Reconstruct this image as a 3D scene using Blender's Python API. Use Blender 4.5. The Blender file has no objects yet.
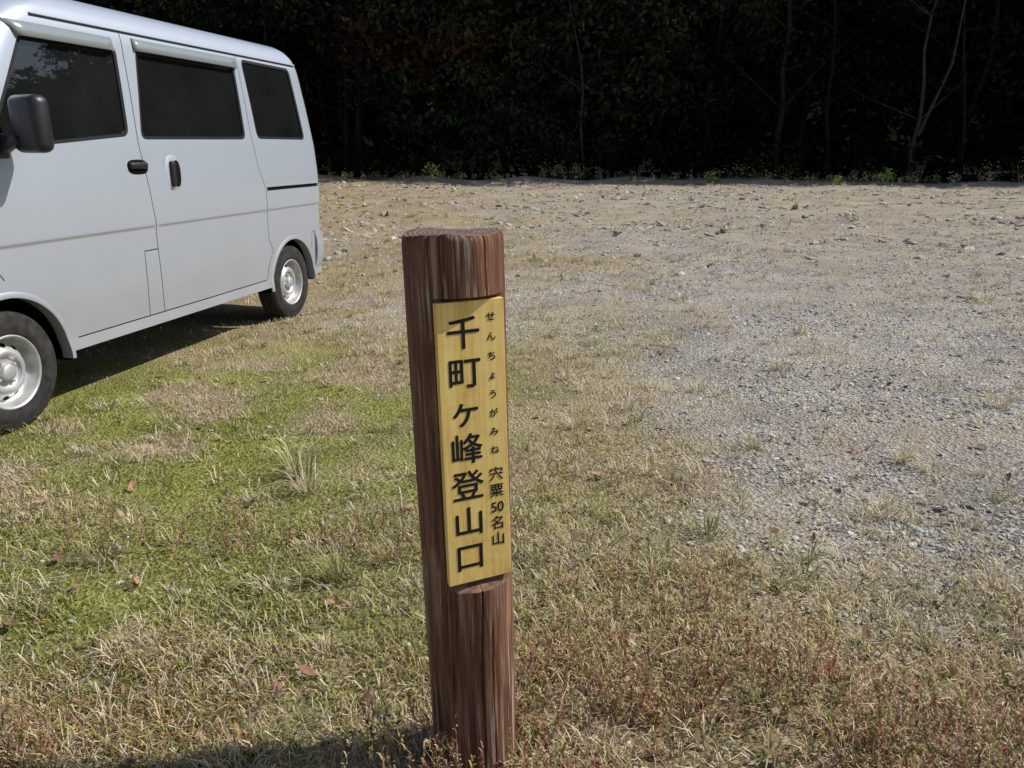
import bpy, bmesh, math, random
import numpy as np
from mathutils import Vector, Matrix
from mathutils.geometry import delaunay_2d_cdt
rng=np.random.default_rng(7); random.seed(7)
sc=bpy.context.scene
COL=sc.collection
# ------------------------------------------------------------------ helpers
def link(o,parent=None):
    COL.objects.link(o)
    if parent: o.parent=parent
    return o
def mesh_obj(name,V,F,mats,parent=None,smooth=True,midx=None):
    me=bpy.data.meshes.new(name); me.from_pydata([tuple(map(float,v)) for v in V],[],[tuple(map(int,f)) for f in F])
    for m in (mats if isinstance(mats,(list,tuple)) else [mats]): me.materials.append(m)
    if midx is not None: me.polygons.foreach_set('material_index',np.array(midx,dtype=np.int32))
    me.polygons.foreach_set('use_smooth',[smooth]*len(me.polygons)); me.update()
    return link(bpy.data.objects.new(name,me),parent)
def bulk(name,V,L,tot,mat,col=None,smooth=False,parent=None):
    V=np.asarray(V,dtype=np.float32).reshape(-1,3); L=np.asarray(L,dtype=np.int32).ravel(); tot=np.asarray(tot,dtype=np.int32).ravel()
    me=bpy.data.meshes.new(name); me.vertices.add(len(V)); me.vertices.foreach_set('co',V.ravel())
    me.loops.add(len(L)); me.loops.foreach_set('vertex_index',L)
    st=np.concatenate([[0],np.cumsum(tot)[:-1]]).astype(np.int32)
    me.polygons.add(len(tot)); me.polygons.foreach_set('loop_start',st); me.polygons.foreach_set('loop_total',tot)
    me.polygons.foreach_set('use_smooth',np.full(len(tot),smooth))
    me.update(calc_edges=True)
    if col is not None:
        a=me.color_attributes.new('Col','FLOAT_COLOR','POINT')
        c=np.ones((len(V),4),dtype=np.float32); c[:,:3]=col; a.data.foreach_set('color',c.ravel())
    me.materials.append(mat)
    return link(bpy.data.objects.new(name,me),parent)
TAB=rng.random((8,256,256))
def vn(x,y,f,k=0):
    x=np.asarray(x,float)*f+37.3*k+500; y=np.asarray(y,float)*f+11.7*k+500
    xi=np.floor(x).astype(int); yi=np.floor(y).astype(int); fx=x-xi; fy=y-yi
    fx=fx*fx*(3-2*fx); fy=fy*fy*(3-2*fy); T=TAB[k%8]
    g=lambda a,b:T[a%256,b%256]
    return (g(xi,yi)*(1-fx)+g(xi+1,yi)*fx)*(1-fy)+(g(xi,yi+1)*(1-fx)+g(xi+1,yi+1)*fx)*fy
def ss(a,b,x):
    t=np.clip((x-a)/(b-a),0,1); return t*t*(3-2*t)
# ------------------------------------------------------------------ materials
def newmat(name):
    m=bpy.data.materials.new(name); m.use_nodes=True; nt=m.node_tree; b=nt.nodes['Principled BSDF']; return m,nt,b
def N(nt,t,**k):
    n=nt.nodes.new(t)
    for a,v in k.items():
        if a in n.inputs.keys(): n.inputs[a].default_value=v
        else: setattr(n,a,v)
    return n
def ramp(nt,stops):
    r=nt.nodes.new('ShaderNodeValToRGB'); e=r.color_ramp.elements
    while len(e)<len(stops): e.new(.5)
    for i,(p,c) in enumerate(stops):
        e[i].position=p; e[i].color=(*c,1) if len(c)==3 else c
    return r
def simple(name,col,rough=.6,metal=0,spec=.5,coat=0,var=0.0,vscale=8):
    m,nt,b=newmat(name); b.inputs['Roughness'].default_value=rough; b.inputs['Metallic'].default_value=metal
    b.inputs['Specular IOR Level'].default_value=spec; b.inputs['Coat Weight'].default_value=coat; b.inputs['Coat Roughness'].default_value=.06
    tc=N(nt,'ShaderNodeTexCoord'); n=N(nt,'ShaderNodeTexNoise',Scale=vscale,Detail=6.0)
    nt.links.new(tc.outputs['Object'],n.inputs['Vector'])
    c=np.array(col); r=ramp(nt,[(.3,tuple(c*(1-var))),(.7,tuple(np.minimum(c*(1+var),1)))])
    nt.links.new(n.outputs['Fac'],r.inputs['Fac']); nt.links.new(r.outputs['Color'],b.inputs['Base Color'])
    return m
def colmat(name,rough=.7,trans=.3,spec=.2):
    m,nt,b=newmat(name); a=N(nt,'ShaderNodeAttribute'); a.attribute_name='Col'
    b.inputs['Roughness'].default_value=rough; b.inputs['Specular IOR Level'].default_value=spec
    nt.links.new(a.outputs['Color'],b.inputs['Base Color'])
    if trans>0:
        t=N(nt,'ShaderNodeBsdfTranslucent'); nt.links.new(a.outputs['Color'],t.inputs['Color'])
        mx=N(nt,'ShaderNodeMixShader'); mx.inputs[0].default_value=trans
        nt.links.new(b.outputs[0],mx.inputs[1]); nt.links.new(t.outputs[0],mx.inputs[2])
        nt.links.new(mx.outputs[0],nt.nodes['Material Output'].inputs['Surface'])
    return m
M_grass=colmat('grass_blade',.6,.25); M_leaf=colmat('foliage',.9,.06,0.0); M_weed=colmat('weed_leaf',.7,.25,.1); M_stone=colmat('stone',.85,0,.3); M_dead=colmat('dead_leaf',.7,.2)
M_bark=simple('bark',(.022,.020,.016),.95,var=.4,spec=0)
M_bark2=simple('bark_pale',(.05,.046,.04),.95,var=.4,spec=0)
# ------------------------------------------------------------------ terrain functions
def xb(y): y=np.maximum(y,.8); return 2/y-.1*(y-3)
def Ye(x): return 31.0-.16*np.clip(x,-22,22)
def grassness(x,y):
    n=vn(x,y,.9,0)*.45+vn(x,y,2.6,1)*.33+vn(x,y,8,2)*.22-.5
    return ss(-.9,.9,(xb(y)-x)/(.9+.14*y)+n*2.9)
def greenness(x,y):
    n=vn(x,y,1.1,3)*.4+vn(x,y,3.7,4)*.6-.5
    return np.clip(ss(1.0,-.6,x+n*2.0+.0)*ss(6.2,4.0,y+n*2.0)*ss(-.17,.17,n+.07)*ss(1.25,2.0,y-.2*x+n),0,1)
def H(x,y):
    fade=1/(1+np.maximum(y-8,0)*.08)
    h=(vn(x,y,.7,5)-.5)*.05+(vn(x,y,3,6)-.5)*.022*fade+(vn(x,y,11,7)-.5)*.010*fade
    h=h+ss(9,16,y)*((vn(x,y,.33,1)-.5)*.16+(vn(x,y,1.1,2)-.5)*.10)
    return h*np.clip(np.hypot(x+.075,y-1.4)/.6,0,1)*(1-.7*np.exp(-((x+2.2)**2+(y-4.5)**2)/6))
# ------------------------------------------------------------------ ground
def axis(lo,hi,d,far):
    a=list(np.arange(lo,hi+1e-6,d)); s=d; x=lo
    L=[]; 
    while x>-far: s*=1.12; s=min(s,.4) if x>-30 else s*1.1; x-=s; L.append(x)
    s=d; x=hi; R=[]
    while x<far: s*=1.12; s=min(s,.3) if x<35 else s*1.1; x+=s; R.append(x)
    return np.array(L[::-1]+a+R)
gx=axis(-5,6,.045,400); gy=axis(.6,11,.045,400)
X,Y=np.meshgrid(gx,gy); Z=H(X,Y)
edge=Y-Ye(X); Z=Z+ss(-1.5,0,edge)*.20*vn(X,Y,.5,2)
nx,ny=len(gx),len(gy)
V=np.stack([X,Y,Z],-1).reshape(-1,3)
i=np.arange(nx*ny).reshape(ny,nx)
L=np.stack([i[:-1,:-1],i[:-1,1:],i[1:,1:],i[1:,:-1]],-1).reshape(-1,4)
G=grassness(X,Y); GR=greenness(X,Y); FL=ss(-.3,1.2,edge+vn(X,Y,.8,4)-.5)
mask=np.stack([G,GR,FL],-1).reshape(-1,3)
m,nt,b=newmat('ground')
tc=N(nt,'ShaderNodeTexCoord'); at=N(nt,'ShaderNodeAttribute'); at.attribute_name='Col'
sep=N(nt,'ShaderNodeSeparateColor'); nt.links.new(at.outputs['Color'],sep.inputs[0])
def tex(scale,detail=8,rough=.6,dist=0):
    n=N(nt,'ShaderNodeTexNoise',Scale=scale,Detail=float(detail),Roughness=rough,Distortion=dist); nt.links.new(tc.outputs['Object'],n.inputs['Vector']); return n
def vor(scale,feat='F1'):
    n=N(nt,'ShaderNodeTexVoronoi',Scale=scale); n.feature=feat; nt.links.new(tc.outputs['Object'],n.inputs['Vector']); return n
def mix(fac,a,b_,mode='MIX'):
    x=N(nt,'ShaderNodeMix'); x.data_type='RGBA'; x.blend_type=mode
    for s,v in ((0,fac),(6,a),(7,b_)):
        if isinstance(v,bpy.types.NodeSocket): nt.links.new(v,x.inputs[s])
        else: x.inputs[s].default_value=v if s==0 else (*v,1)
    return x.outputs[2]
v1=vor(75); r1=ramp(nt,[(0,(.17,.160,.150)),(.35,(.36,.345,.32)),(.7,(.51,.49,.455)),(1,(.72,.70,.67))])
sc1=N(nt,'ShaderNodeSeparateColor'); nt.links.new(v1.outputs['Color'],sc1.inputs[0]); nt.links.new(sc1.outputs[0],r1.inputs['Fac'])
n2=tex(3.0); r2=ramp(nt,[(.38,(0,0,0)),(.62,(1,1,1))]); nt.links.new(n2.outputs['Fac'],r2.inputs['Fac'])
n3=tex(60,6,.75); r3=ramp(nt,[(.3,(.20,.16,.115)),(.5,(.43,.36,.27)),(.72,(.66,.59,.48))]); nt.links.new(n3.outputs['Fac'],r3.inputs['Fac'])
n4=tex(.35,5,.6); r4=ramp(nt,[(.40,(0,0,0)),(.6,(1,1,1))]); nt.links.new(n4.outputs['Fac'],r4.inputs['Fac'])
sxyz=N(nt,'ShaderNodeSeparateXYZ'); nt.links.new(tc.outputs['Object'],sxyz.inputs[0])
far=N(nt,'ShaderNodeMapRange'); nt.links.new(sxyz.outputs[1],far.inputs[0]); far.inputs[1].default_value=6.5; far.inputs[2].default_value=13; far.inputs[4].default_value=.4
mul=N(nt,'ShaderNodeMath',operation='MULTIPLY_ADD'); nt.links.new(r2.outputs[0],mul.inputs[0]); mul.inputs[1].default_value=.5; nt.links.new(far.outputs[0],mul.inputs[2])
mad=N(nt,'ShaderNodeMath',operation='MULTIPLY_ADD',use_clamp=True); nt.links.new(r4.outputs[0],mad.inputs[0]); mad.inputs[1].default_value=.4; nt.links.new(mul.outputs[0],mad.inputs[2])
grav=mix(mad.outputs[0],r1.outputs[0],r3.outputs[0])
n5=tex(45,8,.8,.5); r5=ramp(nt,[(.3,(.17,.13,.075)),(.5,(.41,.325,.20)),(.7,(.62,.54,.37))]); nt.links.new(n5.outputs['Fac'],r5.inputs['Fac'])
n6=tex(38,8,.8); r6=ramp(nt,[(.3,(.10,.11,.03)),(.5,(.28,.29,.075)),(.72,(.50,.47,.17))]); nt.links.new(n6.outputs['Fac'],r6.inputs['Fac'])
c=mix(sep.outputs[0],grav,r5.outputs[0]); c=mix(sep.outputs[1],c,r6.outputs[0])
nl=tex(1.4,6,.7); rl=ramp(nt,[(.3,(.66,.66,.68)),(.7,(1.16,1.14,1.10))]); nt.links.new(nl.outputs['Fac'],rl.inputs['Fac']); c=mix(1.0,c,rl.outputs[0],'MULTIPLY')
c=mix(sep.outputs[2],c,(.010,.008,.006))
nt.links.new(c,b.inputs['Base Color']); b.inputs['Roughness'].default_value=.95; b.inputs['Specular IOR Level'].default_value=.1
bp=N(nt,'ShaderNodeBump',Strength=1.0,Distance=.016); ad=N(nt,'ShaderNodeMath',operation='ADD')
nt.links.new(v1.outputs['Distance'],ad.inputs[0]); nt.links.new(n3.outputs['Fac'],ad.inputs[1]); nt.links.new(ad.outputs[0],bp.inputs['Height']); nt.links.new(bp.outputs[0],b.inputs['Normal'])
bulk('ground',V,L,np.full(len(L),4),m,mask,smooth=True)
# ------------------------------------------------------------------ blades
def blades(P,ph,Ln,w,lean,col,name,mat=None,parent=None,tipcol=1.25):
    n=len(P); d=np.stack([np.cos(ph),np.sin(ph),np.zeros(n)],-1); t=np.stack([-np.sin(ph),np.cos(ph),np.zeros(n)],-1)
    up=np.array([0,0,1.]); Ln=Ln[:,None]; w=w[:,None]; le=lean[:,None]
    ra=rng.uniform(-.9,.9,n)[:,None]; tw=t*np.cos(ra)+d*np.sin(ra)
    mid=P+up*Ln*.55*np.cos(le*.6)+d*Ln*.55*np.sin(le*.6); tip=mid+up*Ln*.45*np.cos(le*1.35)+d*Ln*.45*np.sin(le*1.35)
    P=P-up*.004
    Vv=np.stack([P-tw*w/2,P+tw*w/2,mid-tw*w*.38,mid+tw*w*.38,tip],1)
    k=np.arange(n)[:,None]*5
    Lp=np.concatenate([k+0,k+1,k+3,k+2,k+2,k+3,k+4],1)
    tot=np.tile([4,3],n)
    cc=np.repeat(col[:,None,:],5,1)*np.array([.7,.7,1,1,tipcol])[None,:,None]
    return bulk(name,Vv.reshape(-1,3),Lp.ravel(),tot,mat or M_grass,np.clip(cc,0,1).reshape(-1,3),parent=parent)
C=lambda *a:np.array(a)
def place(x,y): return np.stack([x,y,H(x,y)],-1)
VC=np.array([-2.253,5.854]); VF=np.array([-.225,-.974]); VN=np.array([.974,-.225])
def under_van(x,y):
    p=np.stack([x,y],-1)-VC; s=p@VF; t=p@VN
    return (np.abs(t)<.6)&(s>-.45)&(s<2.85)
PY=1.340
def notpost(x,y): return np.hypot(x+.073,y-PY)>.085
def sample(n,x0,x1,y0,y1,pw=1.6):
    u=rng.random(n); a=1-pw
    y=(y0**a+u*(y1**a-y0**a))**(1/a)
    x=rng.uniform(x0,x1,n)*(y/y1)**.45; return x,y
x,y=sample(400000,-6,4.6,1.0,9.5,1.5)
g=grassness(x,y); cl=vn(x,y,5,1)*.5+vn(x,y,14,2)*.5; bare=ss(.30,.55,vn(x,y,1.3,7)*.6+vn(x,y,4.5,0)*.4+.12)
gr=greenness(x,y)
keep=(rng.random(len(x))<np.clip(g*1.1-.1,0,1)*(.08+.85*ss(.3,.7,cl))*(.15+.85*bare)*(1-.2*gr))&notpost(x,y)&(~under_van(x,y)|(rng.random(len(x))<.25)); x=x[keep]; y=y[keep]; gr=gr[keep]
n=len(x); r=rng.random(n); isg=r<gr*.95-.03
col=np.where(isg[:,None],C(.235,.275,.06),C(.64,.53,.33))
col=np.where((rng.random(n)<.34)[:,None],C(.46,.43,.14),col)
redz=ss(2.1,1.4,y+.15*np.abs(x))*ss(.25,.5,vn(x,y,2.2,6))
col=np.where((rng.random(n)<redz*.5)[:,None],C(.40,.22,.13),col)
col=col*rng.uniform(.6,1.35,(n,1))
ln=rng.uniform(.012,.045,n)*(.6+.8*vn(x,y,3,3))*(1+.5*(y<1.9))*np.where(gr>.5,.62,1.1); lean=np.clip(rng.normal(1.05,.35,n),.1,1.5)
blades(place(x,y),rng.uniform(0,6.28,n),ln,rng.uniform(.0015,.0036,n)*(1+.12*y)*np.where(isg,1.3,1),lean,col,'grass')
print('lawn',n)
# tufts
tx=[];ty=[];tp=[];tl=[];tn=[];tcx=[]
def tuft(a,bb,k,sp_,L0,L1,base,lm=1.15,ls=.3):
    ph=rng.uniform(0,6.28,k); rr=rng.random(k)*sp_
    tx.append(a+rr*np.cos(ph)); ty.append(bb+rr*np.sin(ph)); tp.append(ph+rng.normal(0,.5,k))
    tl.append(rng.uniform(L0,L1,k)); tn.append(np.clip(rng.normal(lm,ls,k),.1,1.55)); tcx.append(base*rng.uniform(.6,1.25,(k,1)))
ST=C(.70,.61,.42)
NT=9500
cx,cy=sample(NT,-9,19,1.25,30,.95); g=grassness(cx,cy); cg=vn(cx,cy,.8,3)*.7+vn(cx,cy,2.7,5)*.3
for a,bb,gg,c_ in zip(cx,cy,g,cg):
    if abs(a)>.75*bb+1.2: continue
    pr=(.12+.9*gg if gg<.55 else .6)
    if bb>6: pr=max(pr,.9*float(ss(.34,.58,c_)))
    elif gg<.5: pr=max(pr,.75*float(ss(.38,.62,c_)))
    if rng.random()>pr: continue
    if greenness(a,bb)>.5 and rng.random()<.6: continue
    s=rng.uniform(.4,1.15)*(.9 if gg>.3 else .8)*(1.8 if rng.random()<.07 else 1)*(1+.02*bb)
    base=ST if rng.random()>.25*(gg>.4)+.06 else C(.32,.33,.11)
    tuft(a,bb,int(rng.integers(8,26)),rng.uniform(.01,.06)*(1+.04*bb),.04*s,.11*s,base)
for (a,bb,k,sp_,l0,l1,base) in ((-.79,2.75,110,.05,.10,.24,C(.50,.47,.22)),(-.72,2.6,60,.05,.08,.18,ST),(1.53,2.92,55,.03,.06,.16,ST*1.1),(1.5,4.3,60,.05,.06,.14,ST),(-.48,1.99,90,.06,.06,.15,C(.34,.33,.14)),(-.35,2.1,50,.05,.05,.13,C(.46,.37,.2)),
   (.55,3.6,50,.04,.05,.13,ST),(1.0,3.1,50,.04,.05,.12,ST),(2.3,3.6,50,.05,.06,.14,ST),(-1.5,3.3,70,.06,.07,.16,C(.44,.43,.18)),(.62,2.3,60,.05,.05,.12,C(.38,.36,.16)),(1.35,2.0,50,.05,.05,.11,ST),(-1.2,2.1,70,.06,.05,.12,C(.40,.32,.18)),(1.25,2.45,50,.05,.05,.12,ST),(.95,3.9,45,.05,.05,.12,ST),(1.9,5.2,50,.06,.06,.14,ST)):
    tuft(a,bb,k,sp_,l0,l1,base,.9,.4)
x=np.concatenate(tx);y=np.concatenate(ty); ph=np.concatenate(tp); ln=np.concatenate(tl); le=np.concatenate(tn); col=np.concatenate(tcx)
k=notpost(x,y)&~under_van(x,y); x,y,ph,ln,le,col=x[k],y[k],ph[k],ln[k],le[k],col[k]
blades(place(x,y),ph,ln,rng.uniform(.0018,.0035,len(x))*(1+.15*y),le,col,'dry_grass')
print('straw',len(x))
x,y=sample(160000,-8,13,1.1,24,1.35); g=grassness(x,y); cl=vn(x,y,4,5)*.6+vn(x,y,1.2,1)*.4
k=(rng.random(len(x))<(.16+.75*g)*ss(.3,.65,cl)*(1-.7*greenness(x,y)))&notpost(x,y)&~under_van(x,y)&(np.abs(x)<.75*y+1.2); x=x[k];y=y[k]; n=len(x)
P=place(x,y); P[:,2]+=rng.uniform(.003,.018,n)*np.clip(grassness(x,y)+.2,0,1)
col=C(.70,.60,.42)*rng.uniform(.4,1.2,(n,1)); rz=(rng.random(n)<.2)[:,None]; col=np.where(rz,col*C(.6,.4,.35),col)
blades(P,rng.uniform(0,6.28,n),rng.uniform(.02,.085,n),rng.uniform(.0012,.003,n)*(1+.12*y),rng.normal(1.55,.12,n),col,'straw_litter')
print('litter',n)
# reddish weeds near the post
Pp=[];Ph=[];Ll=[];Ww=[];Le=[];Cc=[]
for q in range(3600):
    yy=rng.uniform(1.05,2.35) if q%3 else rng.uniform(1.05,1.65); xx=rng.uniform(-1.5,1.6)
    if vn(xx,yy,1.8,4)<.22+.38*(yy-1.3) or not notpost(xx,yy) : continue
    if xx>xb(yy)+.05: continue
    hgt=rng.uniform(.03,.14)*(1.3 if yy<1.6 else .85); ph0=rng.uniform(0,6.28); l0=rng.uniform(.1,.8)
    base=[C(.40,.20,.13),C(.48,.32,.17),C(.30,.30,.10),C(.58,.46,.29),C(.36,.16,.11),C(.50,.38,.22)][rng.integers(0,6)]*rng.uniform(.7,1.2)
    z0=float(H(xx,yy)); Pp.append((xx,yy,z0)); Ph.append(ph0); Ll.append(hgt); Ww.append(.0018); Le.append(l0); Cc.append(base*.9)
    for j in range(int(hgt*110)):
        f=rng.uniform(.2,.98)*hgt; off=f*math.sin(l0*.7)
        Pp.append((xx+off*math.cos(ph0),yy+off*math.sin(ph0),z0+f*math.cos(l0*.7))); Ph.append(rng.uniform(0,6.28)); Ll.append(rng.uniform(.006,.018)); Ww.append(rng.uniform(.0025,.006)); Le.append(rng.uniform(.6,1.5)); Cc.append(base*rng.uniform(.7,1.4))
blades(np.array(Pp),np.array(Ph),np.array(Ll),np.array(Ww),np.array(Le),np.array(Cc),'weeds',M_weed)
# dead leaves
x,y=sample(560,-4,4.0,1.15,10,1.4); n=len(x); Vs=[];Ls=[];cs=[]
outl=np.array([[-1,0],[-.5,.42],[.15,.5],[.7,.25],[1.1,0],[.7,-.25],[.15,-.5],[-.5,-.42],[0,0]])
for q in range(n):
    if not notpost(x[q],y[q]): continue
    s=rng.uniform(.007,.024)*(1.5 if rng.random()<.1 else 1); a=rng.uniform(0,6.28); cu=rng.uniform(-.5,.9); ti=rng.normal(0,.35,2)
    px=outl[:,0]*s; py=outl[:,1]*s; pz=s*cu*(outl[:,0]**2*.5+outl[:,1]**2*1.5)+rng.normal(0,.06,9)*s+px*ti[0]+py*ti[1]
    k=len(Vs)*9; Vs.append(np.stack([x[q]+px*math.cos(a)-py*math.sin(a),y[q]+px*math.sin(a)+py*math.cos(a),float(H(x[q],y[q]))+.016+pz],-1))
    for j in range(8): Ls+= [k+j,k+(j+1)%8,k+8]
    cs.append(np.tile(C(.22,.135,.085)*rng.uniform(.5,2.0)*C(1,rng.uniform(.85,1.2),1),(9,1)))
bulk('fallen_leaves',np.concatenate(Vs),Ls,np.full(len(Ls)//3,3),M_dead,np.concatenate(cs))
# ------------------------------------------------------------------ stones
bm=bmesh.new(); bmesh.ops.create_icosphere(bm,subdivisions=1,radius=1); ico=np.array([v.co for v in bm.verts]); icf=np.array([[v.index for v in f.verts] for f in bm.faces]); bm.free()
def stones(x,y,s,flat,name,c0,c1):
    n=len(x); R=rng.uniform(0,6.28,n)
    V=np.sign(ico)[None]*np.abs(ico)[None]**.75*(1+rng.normal(0,.20,(n,len(ico),1)))*np.stack([s*rng.uniform(.8,1.6,n),s*rng.uniform(.5,1.1,n),s*flat],-1)[:,None,:]
    tl=rng.normal(0,.3,n)[:,None]; V[...,2]+=V[...,0]*tl
    cx=V[...,0]*np.cos(R)[:,None]-V[...,1]*np.sin(R)[:,None]; cyy=V[...,0]*np.sin(R)[:,None]+V[...,1]*np.cos(R)[:,None]
    V=np.stack([cx+x[:,None],cyy+y[:,None],V[...,2]+(H(x,y)+s*flat*.2)[:,None]],-1)
    L=(icf[None]+(np.arange(n)*len(ico))[:,None,None]).ravel()
    t=rng.random((n,1))**1.5; col=(c0*(1-t)+c1*t)*rng.uniform(.85,1.12,(n,1)); col=np.repeat(col[:,None],len(ico),1)
    bulk(name,V.reshape(-1,3),L,np.full(n*len(icf),3),M_stone,col.reshape(-1,3))
x,y=sample(80000,-4,9,1.3,14,1.45); g=grassness(x,y); cl=vn(x,y,1.6,6)*.5+vn(x,y,5,3)*.3+vn(x,y,.5,1)*.2
k=(rng.random(len(x))<(1-g)**1.2*(.08+1.0*ss(.38,.65,cl))+.02)&(np.abs(x)<.8*y+1)&notpost(x,y); x=x[k];y=y[k]
s=.0028+.006*rng.random(len(x))**3+.0006*y; s*=rng.uniform(.7,1.4,len(x))
stones(x,y,s,rng.uniform(.35,.8,len(x)),'gravel',C(.27,.255,.235),C(.60,.585,.555)); print('gravel',len(x))
x,y=sample(46000,-26,26,6,33,.7)
cl=vn(x,y,.6,2)*.45+vn(x,y,1.9,4)*.55; k=(rng.random(len(x))<ss(.38,.70,cl)*ss(6,15,y))&(y<Ye(x)+.6)&(np.abs(x)<.75*y+2)
k&=~(np.hypot(x+2.2,y-5)<2); x=x[k];y=y[k]
s=(.012+.046*rng.random(len(x))**6)*(1+.02*y)
stones(x,y,s,rng.uniform(.25,.6,len(x)),'rocks',C(.27,.235,.19),C(.52,.49,.44)); print('rocks',len(x))
# ------------------------------------------------------------------ forest
def leafcloud(centers,rad,per,size,name,colf,mat=M_leaf,zs=.6):
    n=len(centers)*per; c=np.repeat(centers,per,0); R=np.repeat(rad,per)[:,None]
    d=rng.normal(size=(n,3)); d/=np.linalg.norm(d,axis=1)[:,None]; p=c+d*R*(rng.random((n,1))**.5)*C(1,1,zs)
    u=rng.normal(size=(n,3)); u/=np.linalg.norm(u,axis=1)[:,None]; w=np.cross(u,rng.normal(size=(n,3))); w/=np.linalg.norm(w,axis=1)[:,None]
    s=((np.repeat(size,per) if np.ndim(size) else size)*rng.uniform(.6,1.4,n))[:,None]
    V=np.stack([p-u*s,p+w*s*.5,p+u*s,p-w*s*.5],1); L=np.arange(n*4)
    col=np.repeat(colf(c,n)[:,None],4,1)
    return bulk(name,V.reshape(-1,3),L,np.full(n,4),mat,col.reshape(-1,3))
nc=5200
fx=rng.uniform(-55,62,nc); fx[:3400]=rng.uniform(-27,32,3400); dd=rng.random(nc)**.9*9.5+.8; fz=rng.random(nc)**.85*13+.4
fz=np.where(dd<2.0,np.where(rng.random(nc)<.7,rng.uniform(2.5,13,nc),rng.uniform(.2,1.4,nc)),fz)
cen=np.stack([fx,Ye(fx)+dd,fz],-1)
def fcol(c,n):
    t=vn(c[:,0],c[:,2]*1.3,.35,1)[:,None]; g=C(.020,.028,.013); o=C(.040,.024,.013); br=C(.022,.019,.012)
    lit_hints=.5+1.1*ss(.42,.75,vn(c[:,0],c[:,2],.16,5)+.02*(c[:,2]-3))[:,None]  # lit hints put into the leaf colour, in patches and towards the treetops
    r=(rng.random((n,1)))
    out=np.where(t>.78,o,np.where(t<.3,br,g)); return out*(.3+1.3*r)*lit_hints
leafcloud(cen,rng.uniform(.5,1.5,nc),50,.085+.022*dd,'forest',fcol)  # leaves oversized with depth, added to block light from behind
def limb(V,F,p0,p1,r0,r1,seg=7):
    p0=np.array(p0,float);p1=np.array(p1,float); d=p1-p0; d/=np.linalg.norm(d); a=np.cross(d,[0.3,1,.1]); a/=np.linalg.norm(a); b_=np.cross(d,a); k=len(V)
    for p,r in ((p0,r0),(p1,r1)):
        for j in range(seg):
            t=2*math.pi*j/seg; V.append(p+a*r*math.cos(t)+b_*r*math.sin(t))
    for j in range(seg): F.append((k+j,k+(j+1)%seg,k+seg+(j+1)%seg,k+seg+j))
def tree(V,F,x,y,h,r,forkz=None,nl=10):
    p=np.array([x,y,-.1]); q=p.copy(); n=8; rr=r; pts=[p]
    for j in range(n):
        q=q+np.array([random.gauss(0,.16),random.gauss(0,.1),h/n]); limb(V,F,p,q,rr,rr*.87); p=q; rr*=.87; pts.append(q)
    for j in range(nl):
        b0=pts[random.randint(2 if not forkz else 1,n-1)]; a=random.uniform(0,6.28); l=random.uniform(.8,2.4)
        e=b0+np.array([math.cos(a)*l,math.sin(a)*l,l*random.uniform(.3,1.1)]); limb(V,F,b0,e,r*.33,r*.12,5)
        e2=e+np.array([math.cos(a+.5)*l*.5,math.sin(a+.5)*l*.5,l*.4]); limb(V,F,e,e2,r*.12,r*.04,5)
V=[];F=[]
for q in range(120):
    xx=random.uniform(-40,45); tree(V,F,xx,float(Ye(xx))+random.uniform(1.2,10),random.uniform(9,13),random.uniform(.06,.18))
mesh_obj('forest_trunks',V,F,M_bark)
for (xx,dy,r) in ((14.3,.8,.085),(2.9,2.0,.07)):
    V=[];F=[]; tree(V,F,xx,float(Ye(xx))+dy,9,r,forkz=1,nl=10)
    if xx>10: 
        b0=np.array([xx,float(Ye(xx))+dy,1.6]); e=b0+C(.9,.1,2.4); limb(V,F,b0,e,.06,.045); limb(V,F,e,e+C(.2,0,3),.045,.02)
    mesh_obj('bare_tree',V,F,M_bark2)
hx=np.linspace(-160,160,90); hy=np.linspace(0,110,40); HX,HY=np.meshgrid(hx,hy); HZ=-.3+30*ss(0,80,HY)+HY*.12+vn(HX,HY,.15,3)*3*ss(0,10,HY)
Vh=np.stack([HX,HY+Ye(HX)+9,HZ],-1).reshape(-1,3); i=np.arange(90*40).reshape(40,90); L=np.stack([i[:-1,:-1],i[:-1,1:],i[1:,1:],i[1:,:-1]],-1).reshape(-1,4)
bulk('backing_hill',Vh,L,np.full(len(L),4),simple('dark_backing',(.007,.008,.005),1.0,var=.6,vscale=1.5,spec=0),smooth=True)  # added dark backing behind the trees, shuts out sky and keeps them dark
nq=420; ex=rng.uniform(-20,24,nq); ey=Ye(ex)+rng.normal(-.6,.7,nq); hh=rng.uniform(.06,.36,nq)*np.where(vn(ex,ey,.3,2)>.5,1.3,.6)
cen=np.stack([ex,ey,hh*.7+.1],-1)
def ecol(c,n): 
    r=rng.random((n,1)); return np.where(vn(c[:,0],c[:,1],3,2)[:,None]>.5,C(.20,.23,.08),C(.46,.38,.24))*(.4+r)
leafcloud(cen,hh*.7,26,.032,'edge_weeds',ecol,M_weed,1.7)
ex=C(12.6,6.9,11.0,-2.9); cen=np.stack([ex,Ye(ex)-1.3,C(.3,.22,.15,.4)],-1)
leafcloud(cen,C(.30,.27,.2,.35),60,.08,'shrub',lambda c,n:C(.30,.40,.08)*(.4+rng.random((n,1))),M_weed,.9)
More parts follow.
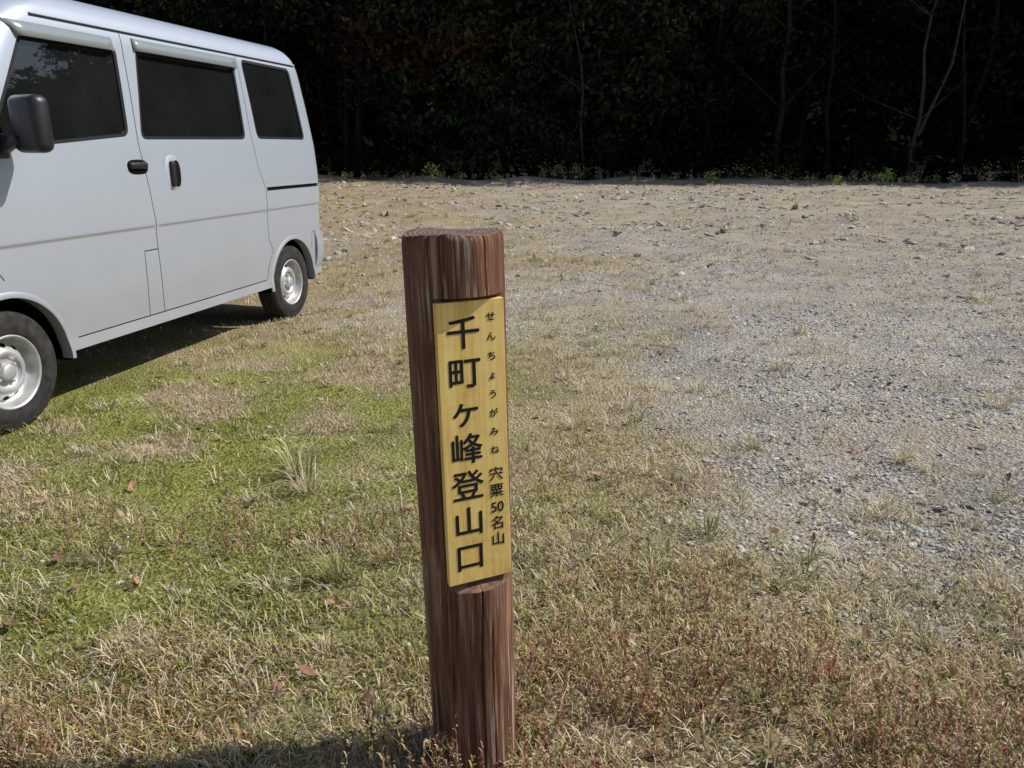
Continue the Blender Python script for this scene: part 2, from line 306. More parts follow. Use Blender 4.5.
# ------------------------------------------------------------------ signpost
sp=bpy.data.objects.new('signpost',None); link(sp)
ax=Vector((-.027,.010,1.048)); sp.location=(-.073,PY,0); sp.rotation_mode='QUATERNION'; sp.rotation_quaternion=Vector((0,0,1)).rotation_difference(ax.normalized())
m,nt,b=newmat('post_wood'); tc=N(nt,'ShaderNodeTexCoord'); mp=N(nt,'ShaderNodeMapping'); mp.inputs['Scale'].default_value=(38,38,1.6); nt.links.new(tc.outputs['Object'],mp.inputs[0])
n1=N(nt,'ShaderNodeTexNoise',Scale=1.6,Detail=10.0,Roughness=.75,Distortion=.4); nt.links.new(mp.outputs[0],n1.inputs[0])
r1=ramp(nt,[(.30,(.020,.011,.008)),(.43,(.090,.042,.027)),(.56,(.20,.095,.056)),(.74,(.42,.26,.17))]); nt.links.new(n1.outputs[0],r1.inputs[0])
n2=N(nt,'ShaderNodeTexNoise',Scale=5.0,Detail=5.0); nt.links.new(tc.outputs['Object'],n2.inputs[0])
mp2=N(nt,'ShaderNodeMapping'); mp2.inputs['Scale'].default_value=(120,120,4); nt.links.new(tc.outputs['Object'],mp2.inputs[0])
n3=N(nt,'ShaderNodeTexNoise',Scale=1.0,Detail=5.0,Roughness=.65); nt.links.new(mp2.outputs[0],n3.inputs[0])
r3=ramp(nt,[(.52,(0,0,0)),(.66,(1,1,1))]); nt.links.new(n3.outputs[0],r3.inputs[0])
sz=N(nt,'ShaderNodeSeparateXYZ'); nt.links.new(tc.outputs['Object'],sz.inputs[0])
wz=N(nt,'ShaderNodeMapRange'); nt.links.new(sz.outputs[2],wz.inputs[0]); wz.inputs[1].default_value=.5; wz.inputs[2].default_value=.15; wz.inputs[3].default_value=0; wz.inputs[4].default_value=.16
wa=N(nt,'ShaderNodeMath',operation='ADD'); nt.links.new(n2.outputs[0],wa.inputs[0]); nt.links.new(wz.outputs[0],wa.inputs[1])
r2=ramp(nt,[(.48,(0,0,0)),(.66,(.9,.9,.9))]); nt.links.new(wa.outputs[0],r2.inputs[0])
mm=N(nt,'ShaderNodeMath',operation='MULTIPLY'); nt.links.new(r3.outputs[0],mm.inputs[0]); nt.links.new(r2.outputs[0],mm.inputs[1])
mx=N(nt,'ShaderNodeMix'); mx.data_type='RGBA'; nt.links.new(mm.outputs[0],mx.inputs[0]); nt.links.new(r1.outputs[0],mx.inputs[6]); mx.inputs[7].default_value=(.50,.41,.33,1)
nt.links.new(mx.outputs[2],b.inputs['Base Color']); b.inputs['Roughness'].default_value=.85; b.inputs['Specular IOR Level'].default_value=.2
bp=N(nt,'ShaderNodeBump',Strength=1.0,Distance=.004); nt.links.new(n1.outputs[0],bp.inputs['Height']); nt.links.new(bp.outputs[0],b.inputs['Normal'])
M_post=m
M_cut=simple('cut_wood',(.17,.10,.065),.85,var=.5,vscale=60,spec=.1)
YAW=24
SEG=260; th=np.arange(SEG)*2*math.pi/SEG; sn=np.array([math.sin(math.radians(YAW)),-math.cos(math.radians(YAW))])
rows=[]
zs=list(np.arange(-.15,.40,.02))+[.41,.418]
for z in zs: rows.append((z,1,False))
for z in [.431]+list(np.arange(.45,.93,.02))+[.946]: rows.append((z,1,True))
rows.append((.949,1,False))
for z in list(np.arange(.96,1.03,.012))+[1.036]: rows.append((z,1,False))
rows+= [(1.043,.985,False),(1.0475,.955,False),(1.0482,.9,False)]
for f in (.75,.6,.45,.3,.15,.02): rows.append((1.048,f,False))
cr=[(4.28,.006,.018,.3,1.1),(5.05,.006,.014,.0,.45),(4.55,.004,.012,.75,1.1),(3.7,.005,.016,.1,.9),(5.5,.005,.014,.5,1.1),(.6,.006,.02,.2,1.1),(2.2,.006,.02,0,1.1),(4.8,.004,.01,.1,.4),(4.4,.003,.01,.0,.3),(5.3,.004,.01,.0,.35)]
Vp=[];Fp=[];mi=[]
for z,f,cut in rows:
    r=(.0815+.003*z)*(1+.012*np.sin(2*th+1+z)+.006*np.sin(5*th+2*z)+.004*np.sin(11*th+6*z))
    for (a0,dp,wd,za,zb) in cr:
        a=a0+.05*math.sin(z*5+a0)+.02*math.sin(z*17); dl=(th-a+math.pi)%(2*math.pi)-math.pi
        en=float(ss(za-.05,za+.05,z)*ss(zb+.05,zb-.05,z)); r=r-dp*en*np.exp(-(dl/wd)**2)
    if 1.03<z<1.05: r=r*(1-.012*(vn(np.cos(th)*3,np.sin(th)*3,3,2)))
    r=r*f; p=np.stack([r*np.cos(th),r*np.sin(th)],-1)
    if cut:
        d=p@sn; ex_=np.maximum(d-.057,0)[:,None]; p=p-ex_*sn
    zz=np.full(SEG,z)
    if z>1.03: zz=zz+.0025*np.sin(3*th+.5)*f+.003*(vn(p[:,0],p[:,1],60,3)-.5)
    if f<.95: zz=zz-.0012*(1-f)
    Vp+= list(np.stack([p[:,0],p[:,1],zz],-1))
nr=len(rows)
for j in range(nr-1):
    led=rows[j][2]!=rows[j+1][2]
    for k in range(SEG):
        Fp.append((j*SEG+k,j*SEG+(k+1)%SEG,(j+1)*SEG+(k+1)%SEG,(j+1)*SEG+k))
        isl=False
        if led and rows[j+1][2]:
            aa=th[k]; isl=(math.cos(aa)*sn[0]+math.sin(aa)*sn[1])*.0825>.0575
        mi.append(1 if isl else (2 if rows[j+1][1]<.93 else 0))
Fp.append(tuple((nr-1)*SEG+k for k in range(SEG))); mi.append(2)
m,nt,b=newmat('post_endgrain'); tc=N(nt,'ShaderNodeTexCoord'); w=N(nt,'ShaderNodeTexWave',Scale=38.0,Distortion=3.0,Detail=4.0); w.wave_type='RINGS'; w.rings_direction='Z'; nt.links.new(tc.outputs['Object'],w.inputs[0])
ne=N(nt,'ShaderNodeTexNoise',Scale=40.0,Detail=6.0,Roughness=.7); nt.links.new(tc.outputs['Object'],ne.inputs[0])
ma=N(nt,'ShaderNodeMath',operation='MULTIPLY_ADD'); nt.links.new(w.outputs[1],ma.inputs[0]); ma.inputs[1].default_value=.4; nt.links.new(ne.outputs[0],ma.inputs[2])
r=ramp(nt,[(.4,(.06,.038,.032)),(.7,(.15,.105,.09)),(1,(.25,.19,.16))]); nt.links.new(ma.outputs[0],r.inputs[0]); nt.links.new(r.outputs[0],b.inputs['Base Color']); b.inputs['Roughness'].default_value=.9; b.inputs['Specular IOR Level'].default_value=.1
bp=N(nt,'ShaderNodeBump',Strength=.6,Distance=.002); nt.links.new(ma.outputs[0],bp.inputs['Height']); nt.links.new(bp.outputs[0],b.inputs['Normal'])
po=mesh_obj('post',Vp,Fp,[M_post,M_cut,m],sp,True,mi)
es=po.modifiers.new('es','EDGE_SPLIT'); es.split_angle=math.radians(40)
m,nt,b=newmat('sign_yellow_wood'); tc=N(nt,'ShaderNodeTexCoord'); mp=N(nt,'ShaderNodeMapping'); mp.inputs['Scale'].default_value=(30,30,1.4); nt.links.new(tc.outputs['Object'],mp.inputs[0])
n1=N(nt,'ShaderNodeTexNoise',Scale=2.2,Detail=7.0,Distortion=.9,Roughness=.65); nt.links.new(mp.outputs[0],n1.inputs[0])
r1=ramp(nt,[(.28,(.58,.37,.10)),(.5,(.78,.55,.18)),(.7,(.86,.66,.27))]); nt.links.new(n1.outputs[0],r1.inputs[0])
n9=N(nt,'ShaderNodeTexNoise',Scale=14.0,Detail=8.0,Roughness=.75); nt.links.new(tc.outputs['Object'],n9.inputs[0]); r9=ramp(nt,[(.32,(.68,.66,.62)),(.5,(1,1,1))]); nt.links.new(n9.outputs[0],r9.inputs[0])
mx=N(nt,'ShaderNodeMix'); mx.data_type='RGBA'; mx.blend_type='MULTIPLY'; mx.inputs[0].default_value=.7; nt.links.new(r1.outputs[0],mx.inputs[6]); nt.links.new(r9.outputs[0],mx.inputs[7])
nt.links.new(mx.outputs[2],b.inputs['Base Color'])
b.inputs['Roughness'].default_value=.9; b.inputs['Specular IOR Level'].default_value=.05
bp=N(nt,'ShaderNodeBump',Strength=.2,Distance=.001); nt.links.new(n1.outputs[0],bp.inputs['Height']); nt.links.new(bp.outputs[0],b.inputs['Normal'])
def rbox(name,size,mat,parent,bev=.004,seg=3,loc=(0,0,0),rot=(0,0,0)):
    bm=bmesh.new(); bmesh.ops.create_cube(bm,size=1); bmesh.ops.scale(bm,vec=size,verts=bm.verts)
    bmesh.ops.bevel(bm,geom=list(bm.edges),offset=bev,segments=seg,affect='EDGES',profile=.5)
    me=bpy.data.meshes.new(name); bm.to_mesh(me); bm.free(); me.materials.append(mat)
    for p in me.polygons: p.use_smooth=True
    o=bpy.data.objects.new(name,me); link(o,parent); o.location=loc; o.rotation_euler=rot; return o
yaw=math.radians(YAW)
bo=rbox('sign_board',(.119,.013,.506),m,sp,.0012,2,(sn[0]*.0645,sn[1]*.0645,.689),(0,0,yaw))
for p in bo.data.polygons: p.use_smooth=False
M_ink=simple('ink',(.014,.012,.012),.6,var=.2,spec=.2)
def glyph(ch,lx,lz,size,sx=1.0,bold=.0008):
    for q,(ox,oz) in enumerate(((-1,0),(1,0),(0,-1),(0,1))):
        cu=bpy.data.curves.new('char','FONT'); cu.body=ch; cu.size=size; cu.align_x='CENTER'; cu.align_y='CENTER'
        o=bpy.data.objects.new('character',cu); cu.materials.append(M_ink); link(o,sp)
        d=.0645+.0065+.0004+.00012*q
        lx2=lx+ox*bold
        o.location=(sn[0]*d+math.cos(yaw)*lx2,sn[1]*d+math.sin(yaw)*lx2,lz+oz*bold); o.rotation_euler=(math.pi/2,0,yaw); o.scale=(sx,1,1)
for k,ch in enumerate('千町ヶ峰登山口'): glyph(ch,-.014+(-.0008*k),.886-.0672*k,.058,1.06,.0008)
for k,ch in enumerate('せんちょうがみね'): glyph(ch,.035,.912-.0335*k,.0165,1.04,.0003)
for k,ch in enumerate(['宍','粟','50','名','山']): glyph(ch,.036,.632-.0310*k,.027,1.04 if ch!='50' else .95,.0003)
# ------------------------------------------------------------------ van
van=bpy.data.objects.new('parked_van',None); link(van); van.location=(VC[0],VC[1],0.0); van.rotation_euler=(0,0,math.atan2(VF[1],VF[0]))
def table(pts,win=.05):
    p=np.array(pts); g=np.arange(.2,2.5,.002); f=np.interp(g,p[:,0],p[:,1]); k=int(win/.002); ker=np.hanning(k+2)[1:-1]; ker/=ker.sum()
    fp=np.pad(f,k,mode='edge'); f2=np.convolve(fp,ker,'same')[k:-k]; return lambda v:np.interp(v,g,f2)
Zt=table([(.2,.2),(1.70,1.70),(1.78,1.775),(1.84,1.825),(1.90,1.855),(2.0,1.872),(2.2,1.886),(2.45,1.892),(2.5,1.892)],.04)
Wt=table([(.2,.732),(.30,.728),(.33,.722),(.5,.730),(.8,.734),(1.0,.735),(1.20,.724),(1.45,.698),(1.70,.668),(1.78,.643),(1.84,.60),(1.90,.545),(2.0,.45),(2.2,.25),(2.45,.0),(2.5,0)],.06)
Rt=table([(.2,-.50),(.9,-.515),(1.2,-.50),(1.5,-.455),(1.70,-.42),(1.78,-.40),(1.84,-.37),(1.90,-.33),(2.0,-.25),(2.2,-.1),(2.45,.1),(2.5,.1)],.08)
Ft=table([(.2,2.88),(.4,2.93),(.8,2.92),(.95,2.89),(1.05,2.80),(1.35,2.58),(1.70,2.30),(1.78,2.18),(1.84,2.07),(1.90,1.98),(2.0,1.85),(2.2,1.65),(2.45,1.4),(2.5,1.4)],.08)
def Wf(v): return np.maximum(Wt(v)+.008*ss(.784,.797,v)-.004,0)
def VP(u,v,off=0.0):
    u=np.asarray(u,float); v=np.asarray(v,float); w=Wf(v)+off*(v<2.3); sr=Rt(v)-off; sf=Ft(v)+off
    r=np.minimum(.10,w*.9); rf=np.minimum(.15,w*.9); sA=sr+r; sB=sf-rf*1.3
    s=np.zeros_like(u); y=np.zeros_like(u)
    a=(u<-.55); t=(u+1.2)/.65; s=np.where(a,sr,s); y=np.where(a,(w-r)*np.clip(t,0,1),y)
    c=(u>=-.55)&(u<-.42); t=np.clip((u+.55)/.13,0,1)*math.pi/2; s=np.where(c,sA-r*np.cos(t),s); y=np.where(c,w-r+r*np.sin(t),y)
    c=(u>=-.42)&(u<1.5); t=(u+.42)/1.92; s=np.where(c,sA+(1.5-sA)*t,s); y=np.where(c,w,y)
    c=(u>=1.5)&(u<2.6); t=(u-1.5)/1.1; s=np.where(c,1.5+(sB-1.5)*t,s); y=np.where(c,w-.0*t,y)
    c=(u>=2.6)&(u<2.8); t=np.clip((u-2.6)/.2,0,1)*math.pi/2; s=np.where(c,sB+rf*1.3*np.sin(t)-.0,s); y=np.where(c,w-rf+rf*np.cos(t),y)
    c=(u>=2.8); t=(u-2.8)/.7; s=np.where(c,sf+.05*np.sin(np.clip(t,0,1)*math.pi/2)*ss(2.3,1.9,v),s); y=np.where(c,(w-rf)*(1-np.clip(t,0,1)),y)
    return np.stack([s,y,Zt(v)],-1)
def S2U(s,z):
    s=float(s); r=.10; sA=float(Rt(z))+r; sB=float(Ft(z))-.15*1.3
    if s<sA: return -.42-.13*math.asin(min(1,(sA-s)/r))/(math.pi/2)
    if s<1.5: return -.42+1.92*(s-sA)/(1.5-sA)
    return 1.5+1.1*(s-1.5)/(sB-1.5)
def dens(pts,closed=True,d=.03):
    out=[]; n=len(pts)
    for k in range(n if closed else n-1):
        a=np.array(pts[k],float); b_=np.array(pts[(k+1)%n],float); m_=max(1,int(np.linalg.norm(b_-a)/d))
        for j in range(m_): out.append(tuple(a+(b_-a)*j/m_))
    if not closed: out.append(tuple(pts[-1]))
    return out
def offs(pts,d):
    n=len(pts); P=[np.array(p,float) for p in pts]; area=sum(P[k][0]*P[(k+1)%n][1]-P[(k+1)%n][0]*P[k][1] for k in range(n)); sg=1 if area>0 else -1; out=[]
    for k in range(n):
        a,b_,c=P[k-1],P[k],P[(k+1)%n]; e1=b_-a; e2=c-b_; e1/=np.linalg.norm(e1); e2/=np.linalg.norm(e2)
        n1=sg*np.array([-e1[1],e1[0]]); n2=sg*np.array([-e2[1],e2[0]]); bis=(n1+n2); bis/=np.linalg.norm(bis); out.append(tuple(b_+bis*d/max(.3,bis@n1)))
    return out
def fillet(pts,r,seg=6):
    n=len(pts); out=[]
    for k in range(n):
        a,b_,c=[np.array(p,float) for p in (pts[k-1],pts[k],pts[(k+1)%n])]
        p0=b_+(a-b_)/np.linalg.norm(a-b_)*r; p2=b_+(c-b_)/np.linalg.norm(c-b_)*r
        for j in range(seg+1):
            t=j/seg; out.append(tuple(p0*(1-t)**2+2*b_*t*(1-t)+p2*t*t))
    return out
def strip(pts,w):
    P=[np.array(p,float) for p in pts]; Lf=[];Rg=[]
    for k in range(len(P)):
        d=P[min(k+1,len(P)-1)]-P[max(k-1,0)]; d/=np.linalg.norm(d); nn=np.array([-d[1],d[0]])*w/2; Lf.append(tuple(P[k]+nn)); Rg.append(tuple(P[k]-nn))
    return Lf+Rg[::-1]
polys=[]
def add(cls,pts,uv=False,closed_d=.03):
    p=dens(pts,True,closed_d); polys.append((cls,[q if uv else (S2U(*q),q[1]) for q in p]))
RZ=.268; FW=2.475; RR=.305; RF=.318
def arc(cx,R,a0=0,a1=math.pi,n=26): return [(cx+R*math.cos(a0+(a1-a0)*k/n),RZ+R*math.sin(a0+(a1-a0)*k/n)) for k in range(n+1)]
add('hole',arc(0,RR)+[(-RR,.25),(RR,.25)]); add('hole',arc(FW,RF)+[(FW-RF,.25),(FW+RF,.25)])
wins=[[(1.572,1.24),(1.53,1.665),(2.12,1.655),(2.44,1.17)],[(1.485,1.225),(1.385,1.665),(.475,1.69),(.492,1.235)],[(.352,1.24),(.385,1.715),(-.225,1.71),(-.295,1.24)]]
for wp in wins:
    add('glass',fillet(offs(wp,.016),.035)); add('rubber',fillet(wp,.045))
SW=.006
seams=[[(1.475,1.728),(1.515,1.2),(1.465,.80),(1.457,.335)],
 [(2.16,1.728),(2.52,1.17),(2.54,.95),(2.52,.74),(2.46,.655)],
 [(.432,1.728),(.425,1.25),(.39,1.05),(.325,.93),(.32,.60)]+[(.375*math.cos(a),RZ+.375*math.sin(a)) for a in (.75,.55,.35,.18)],
 [(.38,.337),(1.0,.335),(2.10,.335)],
 [(1.463,.672),(1.573,.672),(1.577,.50),(1.580,.338)],
 [(-.36,.595),(-.30,.59),(-.285,.47)]]
for s_ in seams: add('seam',strip(dens(s_,False,.04),SW))
add('rail',[(.31,.915),(-.47,.915),(-.47,.938),(.31,.938)])
add('glass',fillet(offs([(-1.25,1.17),(-.66,1.17),(-.68,1.66),(-1.25,1.66)],.014),.04),True); add('rubber',fillet([(-1.25,1.17),(-.66,1.17),(-.68,1.66),(-1.25,1.66)],.05),True)
add('redlamp',fillet([(-.66,.68),(-.565,.68),(-.565,1.0),(-.66,1.0)],.015),True)
add('seam',strip(dens([(-1.2,.60),(-.62,.60),(-.60,1.05),(-.62,1.72),(-1.2,1.74)],False,.04),SW),True)
add('glass',fillet([(2.80,1.10),(3.6,1.08),(3.6,1.665),(2.80,1.655)],.05),True); add('rubber',fillet([(2.785,1.085),(3.62,1.065),(3.62,1.68),(2.785,1.67)],.05),True)
add('lamp',fillet([(2.64,.70),(3.02,.70),(3.0,.88),(2.66,.90)],.03),True)
add('rail',fillet([(3.08,.72),(3.6,.72),(3.6,.80),(3.08,.80)],.015),True)
cv=[];ce=[]
for cls,p in polys:
    k=len(cv); cv+=p; ce+=[(k+j,k+(j+1)%len(p)) for j in range(len(p))]
ug=np.concatenate([np.arange(-1.2,-.56,.065),np.arange(-.55,-.419,.0145),np.arange(-.37,2.58,.05),np.arange(2.6,2.801,.02),np.arange(2.85,3.5,.065),[3.5]])
vg=np.concatenate([np.arange(.28,.76,.04),[.775,.782,.788,.794,.80,.81],np.arange(.85,1.68,.045),np.arange(1.70,1.96,.02),np.arange(2.0,2.44,.06),[2.45]])
gp=np.array([(a,b_) for a in ug for b_ in vg]); ca=np.array(cv)
dm=np.full(len(gp),9.)
for q in range(0,len(ca),200): dm=np.minimum(dm,np.min(np.hypot(gp[:,None,0]-ca[None,q:q+200,0],gp[:,None,1]-ca[None,q:q+200,1]),1))
border=(gp[:,0]<=-1.199)|(gp[:,0]>=3.499)|(gp[:,1]<=.281)|(gp[:,1]>=2.449)
gp=gp[(dm>.011)|border]
allv=[Vector(p) for p in cv]+[Vector(tuple(p)) for p in gp]
res=delaunay_2d_cdt(allv,ce,[],0,1e-6); rv=np.array([tuple(v) for v in res[0]]); rf=np.array([f for f in res[2] if len(f)==3])
cen=rv[rf].mean(1)
def inpoly(c,p):
    p=np.array(p); r=np.zeros(len(c),bool); n=len(p)
    for k in range(n):
        x1,y1=p[k]; x2,y2=p[(k+1)%n]
        if y1==y2: continue
        cond=((y1>c[:,1])!=(y2>c[:,1]))&(c[:,0]<(x2-x1)*(c[:,1]-y1)/(y2-y1)+x1); r^=cond
    return r
cls=np.full(len(rf),'paint',dtype=object)
order=['lamp','redlamp','rubber','glass','seam','rail','hole']
for o_ in order:
    for c_,p in polys:
        if c_==o_: cls[inpoly(cen,p)]=o_
out=(cen[:,0]<-1.2)|(cen[:,0]>3.5)|(cen[:,1]<.28)|(cen[:,1]>2.45); cls[out]='hole'
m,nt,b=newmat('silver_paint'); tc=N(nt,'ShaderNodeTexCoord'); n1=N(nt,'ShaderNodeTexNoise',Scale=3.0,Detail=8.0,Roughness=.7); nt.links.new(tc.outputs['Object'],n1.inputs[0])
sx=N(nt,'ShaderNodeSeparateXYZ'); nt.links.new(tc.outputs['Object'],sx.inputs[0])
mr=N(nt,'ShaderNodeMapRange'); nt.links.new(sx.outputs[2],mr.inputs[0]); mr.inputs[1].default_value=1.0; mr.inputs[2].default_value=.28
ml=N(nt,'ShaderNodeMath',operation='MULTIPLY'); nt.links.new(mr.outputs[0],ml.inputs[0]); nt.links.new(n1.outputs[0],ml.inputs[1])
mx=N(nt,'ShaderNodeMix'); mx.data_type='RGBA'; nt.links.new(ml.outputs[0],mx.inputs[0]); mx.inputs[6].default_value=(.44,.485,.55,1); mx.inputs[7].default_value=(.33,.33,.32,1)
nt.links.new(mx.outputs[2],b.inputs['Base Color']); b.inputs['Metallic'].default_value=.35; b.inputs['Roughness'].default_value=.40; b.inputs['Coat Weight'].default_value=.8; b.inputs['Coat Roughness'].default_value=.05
M_paint=m
M_glass=simple('dark_glass',(.010,.011,.011),.015,spec=.9,var=.3,vscale=3); M_rub=simple('black_rubber',(.012,.012,.013),.55,var=.2,spec=.3)
M_blk=simple('black_void',(.006,.006,.006),.9,var=.1,spec=.1); M_pl=simple('black_plastic',(.014,.014,.016),.42,var=.2)
M_tyre=simple('tyre_rubber',(.032,.030,.028),.85,var=.45,vscale=25,spec=.2); M_rim=simple('silver_steel',(.50,.50,.50),.42,metal=.5,var=.22,vscale=15)
M_lamp=simple('lamp_lens',(.6,.62,.64),.1,metal=.5,coat=1); M_red=simple('red_lens',(.35,.015,.012),.15,coat=1)
M_und=simple('underbody',(.008,.008,.008),.9,spec=.05,var=.3)
def piece(name,sel,off,mat,solid=0):
    F=rf[sel]; ids,inv=np.unique(F,return_inverse=True); F=inv.reshape(-1,3)[:,::-1]; V=VP(rv[ids,0],rv[ids,1],off)
    a=V[F]; ar=np.linalg.norm(np.cross(a[:,1]-a[:,0],a[:,2]-a[:,0]),axis=1); F=F[ar>1e-9]
    o=mesh_obj(name,V,F,mat,van); mm=o.modifiers.new('mirror','MIRROR'); mm.use_axis=(False,True,False); mm.use_clip=False; mm.merge_threshold=.0005
    if solid:
        s_=o.modifiers.new('solid','SOLIDIFY'); s_.thickness=solid; s_.offset=-1; e=o.modifiers.new('es','EDGE_SPLIT'); e.split_angle=math.radians(35)
    return o
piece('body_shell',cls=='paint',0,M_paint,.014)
piece('window_glass',cls=='glass',-.010,M_glass); piece('window_rubber',cls=='rubber',-.003,M_rub,.012)
piece('door_gap',(cls=='seam')|(cls=='rail'),-.010,M_blk); piece('headlamps',cls=='lamp',.002,M_lamp,.01); piece('tail_lamps',cls=='redlamp',.002,M_red,.01)
def shell(name,u0,u1,v0,v1,off,mat,nu=40,nv=10,bulge=.01,mir=True,th=.03):
    U,Vv=np.meshgrid(np.linspace(u0,u1,nu),np.linspace(v0,v1,nv)); t=(Vv-v0)/(v1-v0); o_=off+bulge*np.clip(np.sin(t*math.pi),0,1)**.7
    P=VP(U.ravel(),Vv.ravel(),o_.ravel()); i=np.arange(nu*nv).reshape(nv,nu); F=np.stack([i[:-1,:-1],i[1:,:-1],i[1:,1:],i[:-1,1:]],-1).reshape(-1,4)
    o=mesh_obj(name,P,F,mat,van); 
    if mir: mm=o.modifiers.new('mirror','MIRROR'); mm.use_axis=(False,True,False)
    s_=o.modifiers.new('s','SOLIDIFY'); s_.thickness=th; s_.offset=-1; e=o.modifiers.new('es','EDGE_SPLIT'); e.split_angle=math.radians(40)
    return o
shell('rear_bumper',-1.2,-.345,.33,.59,.003,M_paint,60,14,.016,True,.012)
shell('front_bumper',2.58,3.5,.26,.62,.01,M_paint,60,12,.025)
shell('roof_gutter',-.42,2.55,1.738,1.748,.009,M_paint,80,4,.003,True,.012)
shell('gutter_shadow_strip',-.42,2.55,1.729,1.7375,.0025,M_rub,80,3,.001,True,.006)  # black strip painted in as the shadow line under the gutter
M_vis,nt,b=newmat('smoke_visor'); b.inputs['Base Color'].default_value=(.22,.25,.25,1); b.inputs['Roughness'].default_value=.2; b.inputs['Coat Weight'].default_value=1
def visor(name,s0,s1,z0,z1):
    U=[];Vv=[];O=[]; nu=30
    for j,(z,o_) in enumerate(((z1,.002),(z1-.006,.014),((z0+z1)/2,.022),(z0,.026))):
        for k in range(nu):
            s=s0+(s1-s0)*k/(nu-1); U.append(S2U(s,z)); Vv.append(z); O.append(o_*(.3+.7*min(1,k/2,(nu-1-k)/2)))
    P=VP(np.array(U),np.array(Vv),np.array(O)); i=np.arange(4*nu).reshape(4,nu); F=np.stack([i[:-1,:-1],i[:-1,1:],i[1:,1:],i[1:,:-1]],-1).reshape(-1,4)
    o=mesh_obj(name,P,F,M_vis,van); mm=o.modifiers.new('mirror','MIRROR'); mm.use_axis=(False,True,False); s_=o.modifiers.new('s','SOLIDIFY'); s_.thickness=.003
visor('window_visor_front',1.55,2.14,1.635,1.70); visor('window_visor_rear',.46,1.40,1.652,1.714)
def lip(name,cx,R):
    V=[];F=[];n=40
    for k in range(n+1):
        a=-.06+(math.pi+.12)*k/n
        for rr,o_ in ((R-.004,-.05),(R-.004,.005),(R+.010,.0075),(R+.022,.0005)):
            s=cx+rr*math.cos(a); z=RZ+rr*math.sin(a); p=VP(S2U(s,max(z,.25)),max(z,.25),o_); V.append((s,float(p[1]),z))
    for k in range(n):
        for j in range(3): F.append((k*4+j,k*4+j+1,k*4+5+j,k*4+4+j))
    o=mesh_obj(name,V,F,M_paint,van); mm=o.modifiers.new('mirror','MIRROR'); mm.use_axis=(False,True,False); e=o.modifiers.new('es','EDGE_SPLIT'); e.split_angle=math.radians(50)
lip('rear_arch_lip',0,RR); lip('front_arch_lip',FW,RF)
def housing(name,cx,R):
    V=[];F=[];n=24
    for k in range(n+1):
        a=-.1+(math.pi+.2)*k/n
        for y in (.40,.708): V.append((cx+R*math.cos(a),y,RZ+R*math.sin(a)))
    for k in range(n): F.append((2*k,2*k+1,2*k+3,2*k+2))
    F.append(tuple(2*k for k in range(n+1)))
    o=mesh_obj(name,V,F,M_und,van,False); mm=o.modifiers.new('mirror','MIRROR'); mm.use_axis=(False,True,False)
housing('wheel_housing_rear',0,RR+.012); housing('wheel_housing_front',FW,RF+.012)
rbox('floor_pan',(1.70,1.38,.06),M_und,van,.01,2,(1.235,0,.335)); rbox('chassis',(3.2,.78,.14),M_und,van,.02,2,(1.2,0,.35)); rbox('axle_rear',(.09,1.1,.09),M_und,van,.02,2,(0,0,.268)); rbox('axle_front',(.09,1.1,.09),M_und,van,.02,2,(FW,0,.268))
def lathe(prof,seg):
    V=[];F=[];n=len(prof)
    for k in range(seg):
        a=2*math.pi*k/seg
        for r,y in prof: V.append((r*math.cos(a),y,r*math.sin(a)))
    for k in range(seg):
        for j in range(n-1): F.append((k*n+j,k*n+j+1,((k+1)%seg)*n+j+1,((k+1)%seg)*n+j))
    return V,F
V1,F1=lathe([(.150,.058),(.165,.066),(.185,.072),(.205,.074),(.208,.0725),(.235,.070),(.250,.064),(.259,.052),(.262,.040),(.262,.034),(.256,.033),(.256,.027),(.264,.026),(.265,.004),(.258,.003),(.258,-.003),(.265,-.004),(.264,-.026),(.256,-.027),(.256,-.033),(.262,-.04),(.250,-.064),(.205,-.074),(.150,-.058)],72)
V2,F2=lathe([(.160,.060),(.161,.066),(.156,.068),(.150,.064),(.146,.048),(.142,.030),(.134,.016),(.126,.012),(.106,.034),(.092,.046),(.084,.049),(.074,.046),(.068,.034),(.058,.030),(.040,.031),(.036,.040),(.034,.056),(.028,.060),(.001,.061)],72)
def disc(V,F,cx,y,rx,rz,ang,seg=14):
    k=len(V); 
    for j in range(seg):
        t=2*math.pi*j/seg; a=rx*math.cos(t); b_=rz*math.sin(t); 
        rr=cx+a; V.append((rr*math.cos(ang)-b_*math.sin(ang),y-(a*1.1),rr*math.sin(ang)+b_*math.cos(ang)))
    F.append(tuple(range(k,k+seg)))
VV=list(V1);FF=list(F1);MI=[0]*len(F1); k=len(VV); VV+=V2; FF+=[tuple(a+k for a in f) for f in F2]; MI+=[1]*len(F2)
for q in range(12):
    disc(VV,FF,.115,.0275,.0085,.0135,q*math.pi/6); MI+=[2]
for q in range(4):
    a=q*math.pi/2+.4; k=len(VV); v_,f_=lathe([(.009,0),(.009,.014),(.006,.018),(.0005,.019)],6); VV+=[(x_+.050*math.cos(a),y_+.030,z_+.050*math.sin(a)) for x_,y_,z_ in v_]; FF+=[tuple(c_+k for c_ in f) for f in f_]; MI+=[3]*len(f_)
base=None
for nm,s_,sd in (('wheel_rear_left',0,1),('wheel_front_left',FW,1),('wheel_rear_right',0,-1),('wheel_front_right',FW,-1)):
    if base is None:
        o=mesh_obj(nm,VV,FF,[M_tyre,M_rim,M_blk,M_rim],van,True,MI); base=o.data
    else: o=link(bpy.data.objects.new(nm,base),van)
    e=o.modifiers.new('es','EDGE_SPLIT'); e.split_angle=math.radians(42)
    o.location=(s_,.630*sd,RZ-.004); o.rotation_euler=(0,random.uniform(0,1),0 if sd>0 else math.pi)
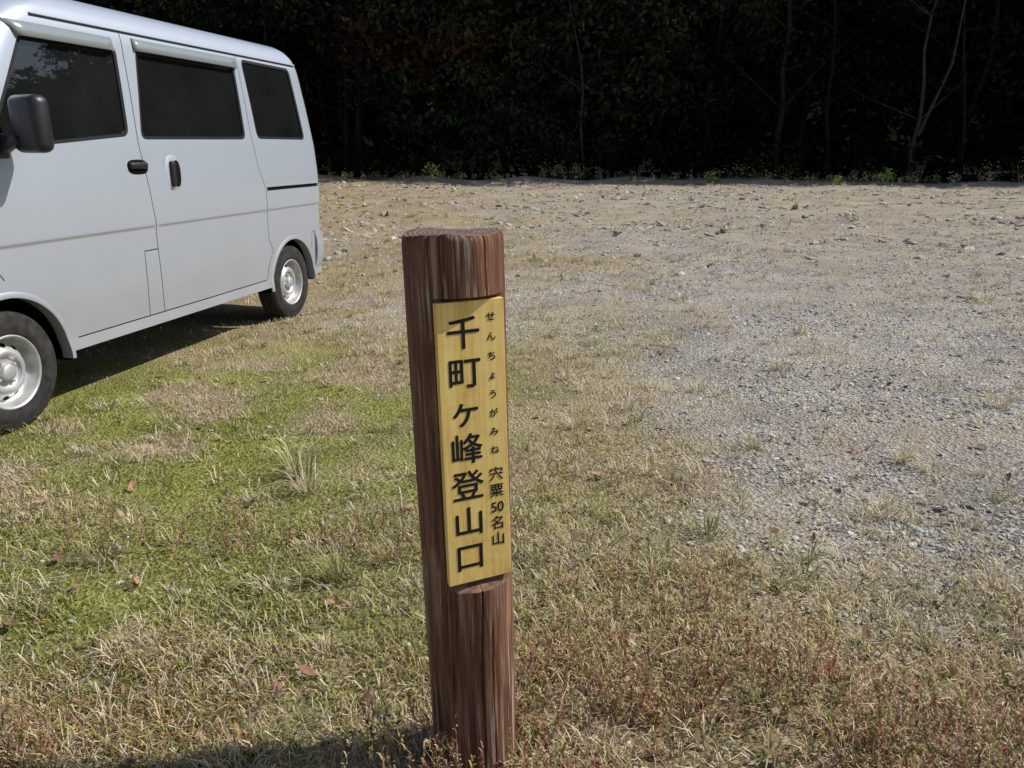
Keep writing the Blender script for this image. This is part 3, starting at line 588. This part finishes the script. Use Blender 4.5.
for sd in (1,-1):
    g=rbox('door_mirror',(.085,.175,.225),M_pl,van,.036,5,(2.335,.865*sd,1.275),(0,0,math.radians(-12)*sd))
    rbox('mirror_arm',(.05,.13,.035),M_pl,van,.012,3,(2.36,.765*sd,1.19),(math.radians(28)*sd,0,0)); rbox('mirror_base',(.10,.02,.10),M_pl,van,.008,3,(2.38,.727*sd,1.19))
    def handle(nm,s,z,lx,lz,mat,th=.014,bev=.012,o_=0.004):
        p=VP(np.array([S2U(s,z)]),np.array([z]),o_)[0]; rbox(nm,(lx,th,lz),mat,van,min(bev,th*.49),4,(s,float(p[1])*sd,z))
    def oval(nm,s,z,rx,rz,mat,o_):
        p=VP(np.array([S2U(s,z)]),np.array([z]),o_)[0]; V=[(s,float(p[1])*sd+.001*sd,z)];F=[]; n=28
        for rr,dy in ((.8,.001),(1,-.006)):
            for j in range(n):
                t=2*math.pi*j/n; cx_=math.copysign(abs(math.cos(t))**.7,math.cos(t)); cz_=math.copysign(abs(math.sin(t))**.7,math.sin(t)); V.append((s+rx*rr*cx_,(float(p[1])+dy)*sd,z+rz*rr*cz_))
        for j in range(n): F.append((0,1+j,1+(j+1)%n)); F.append((1+j,1+n+j,1+n+(j+1)%n,1+(j+1)%n))
        mesh_obj(nm,V,F,mat,van)
    oval('handle_recess',1.55,1.088,.085,.040,M_blk,.003); handle('handle_front',1.555,1.098,.13,.032,M_pl,.026,.012,.010)
    oval('slide_handle_plate',1.27,1.05,.072,.098,M_paint,.005); oval('slide_handle_recess',1.25,1.05,.036,.076,M_blk,.009); handle('slide_handle',1.290,1.05,.036,.135,M_pl,.026,.012,.012)
rbox('licence_plate',(.006,.33,.165),simple('plate',(.7,.62,.1),.5),van,.002,2,(-.525,0,.80))
# ------------------------------------------------------------------ light, camera
w=bpy.data.worlds.new('World'); sc.world=w; w.use_nodes=True; nt=w.node_tree; bg=nt.nodes['Background']; sky=nt.nodes.new('ShaderNodeTexSky'); sky.sky_type='NISHITA'; sky.sun_disc=False
EL,AZ=45,12
sky.sun_elevation=math.radians(EL); sky.sun_rotation=math.radians(90-AZ); nt.links.new(sky.outputs[0],bg.inputs[0]); bg.inputs[1].default_value=.105
sl=bpy.data.lights.new('sun','SUN'); sl.energy=5.0; sl.angle=math.radians(.5); sl.color=(1,.955,.89); so=bpy.data.objects.new('sun',sl); link(so)
d=Vector((math.cos(math.radians(EL))*math.cos(math.radians(AZ)),math.cos(math.radians(EL))*math.sin(math.radians(AZ)),math.sin(math.radians(EL)))); so.rotation_mode='QUATERNION'; so.rotation_quaternion=d.to_track_quat('Z','Y')
cam=bpy.data.cameras.new('camera'); cam.sensor_width=36; cam.lens=28.125; cam.clip_end=2000; cam.clip_start=.05; co=bpy.data.objects.new('camera',cam); link(co); co.location=(0,0,1.18); co.rotation_euler=(math.radians(90-16.4),0,0); sc.camera=co
sc.view_settings.view_transform='Standard'; sc.view_settings.look='None'; sc.view_settings.exposure=0
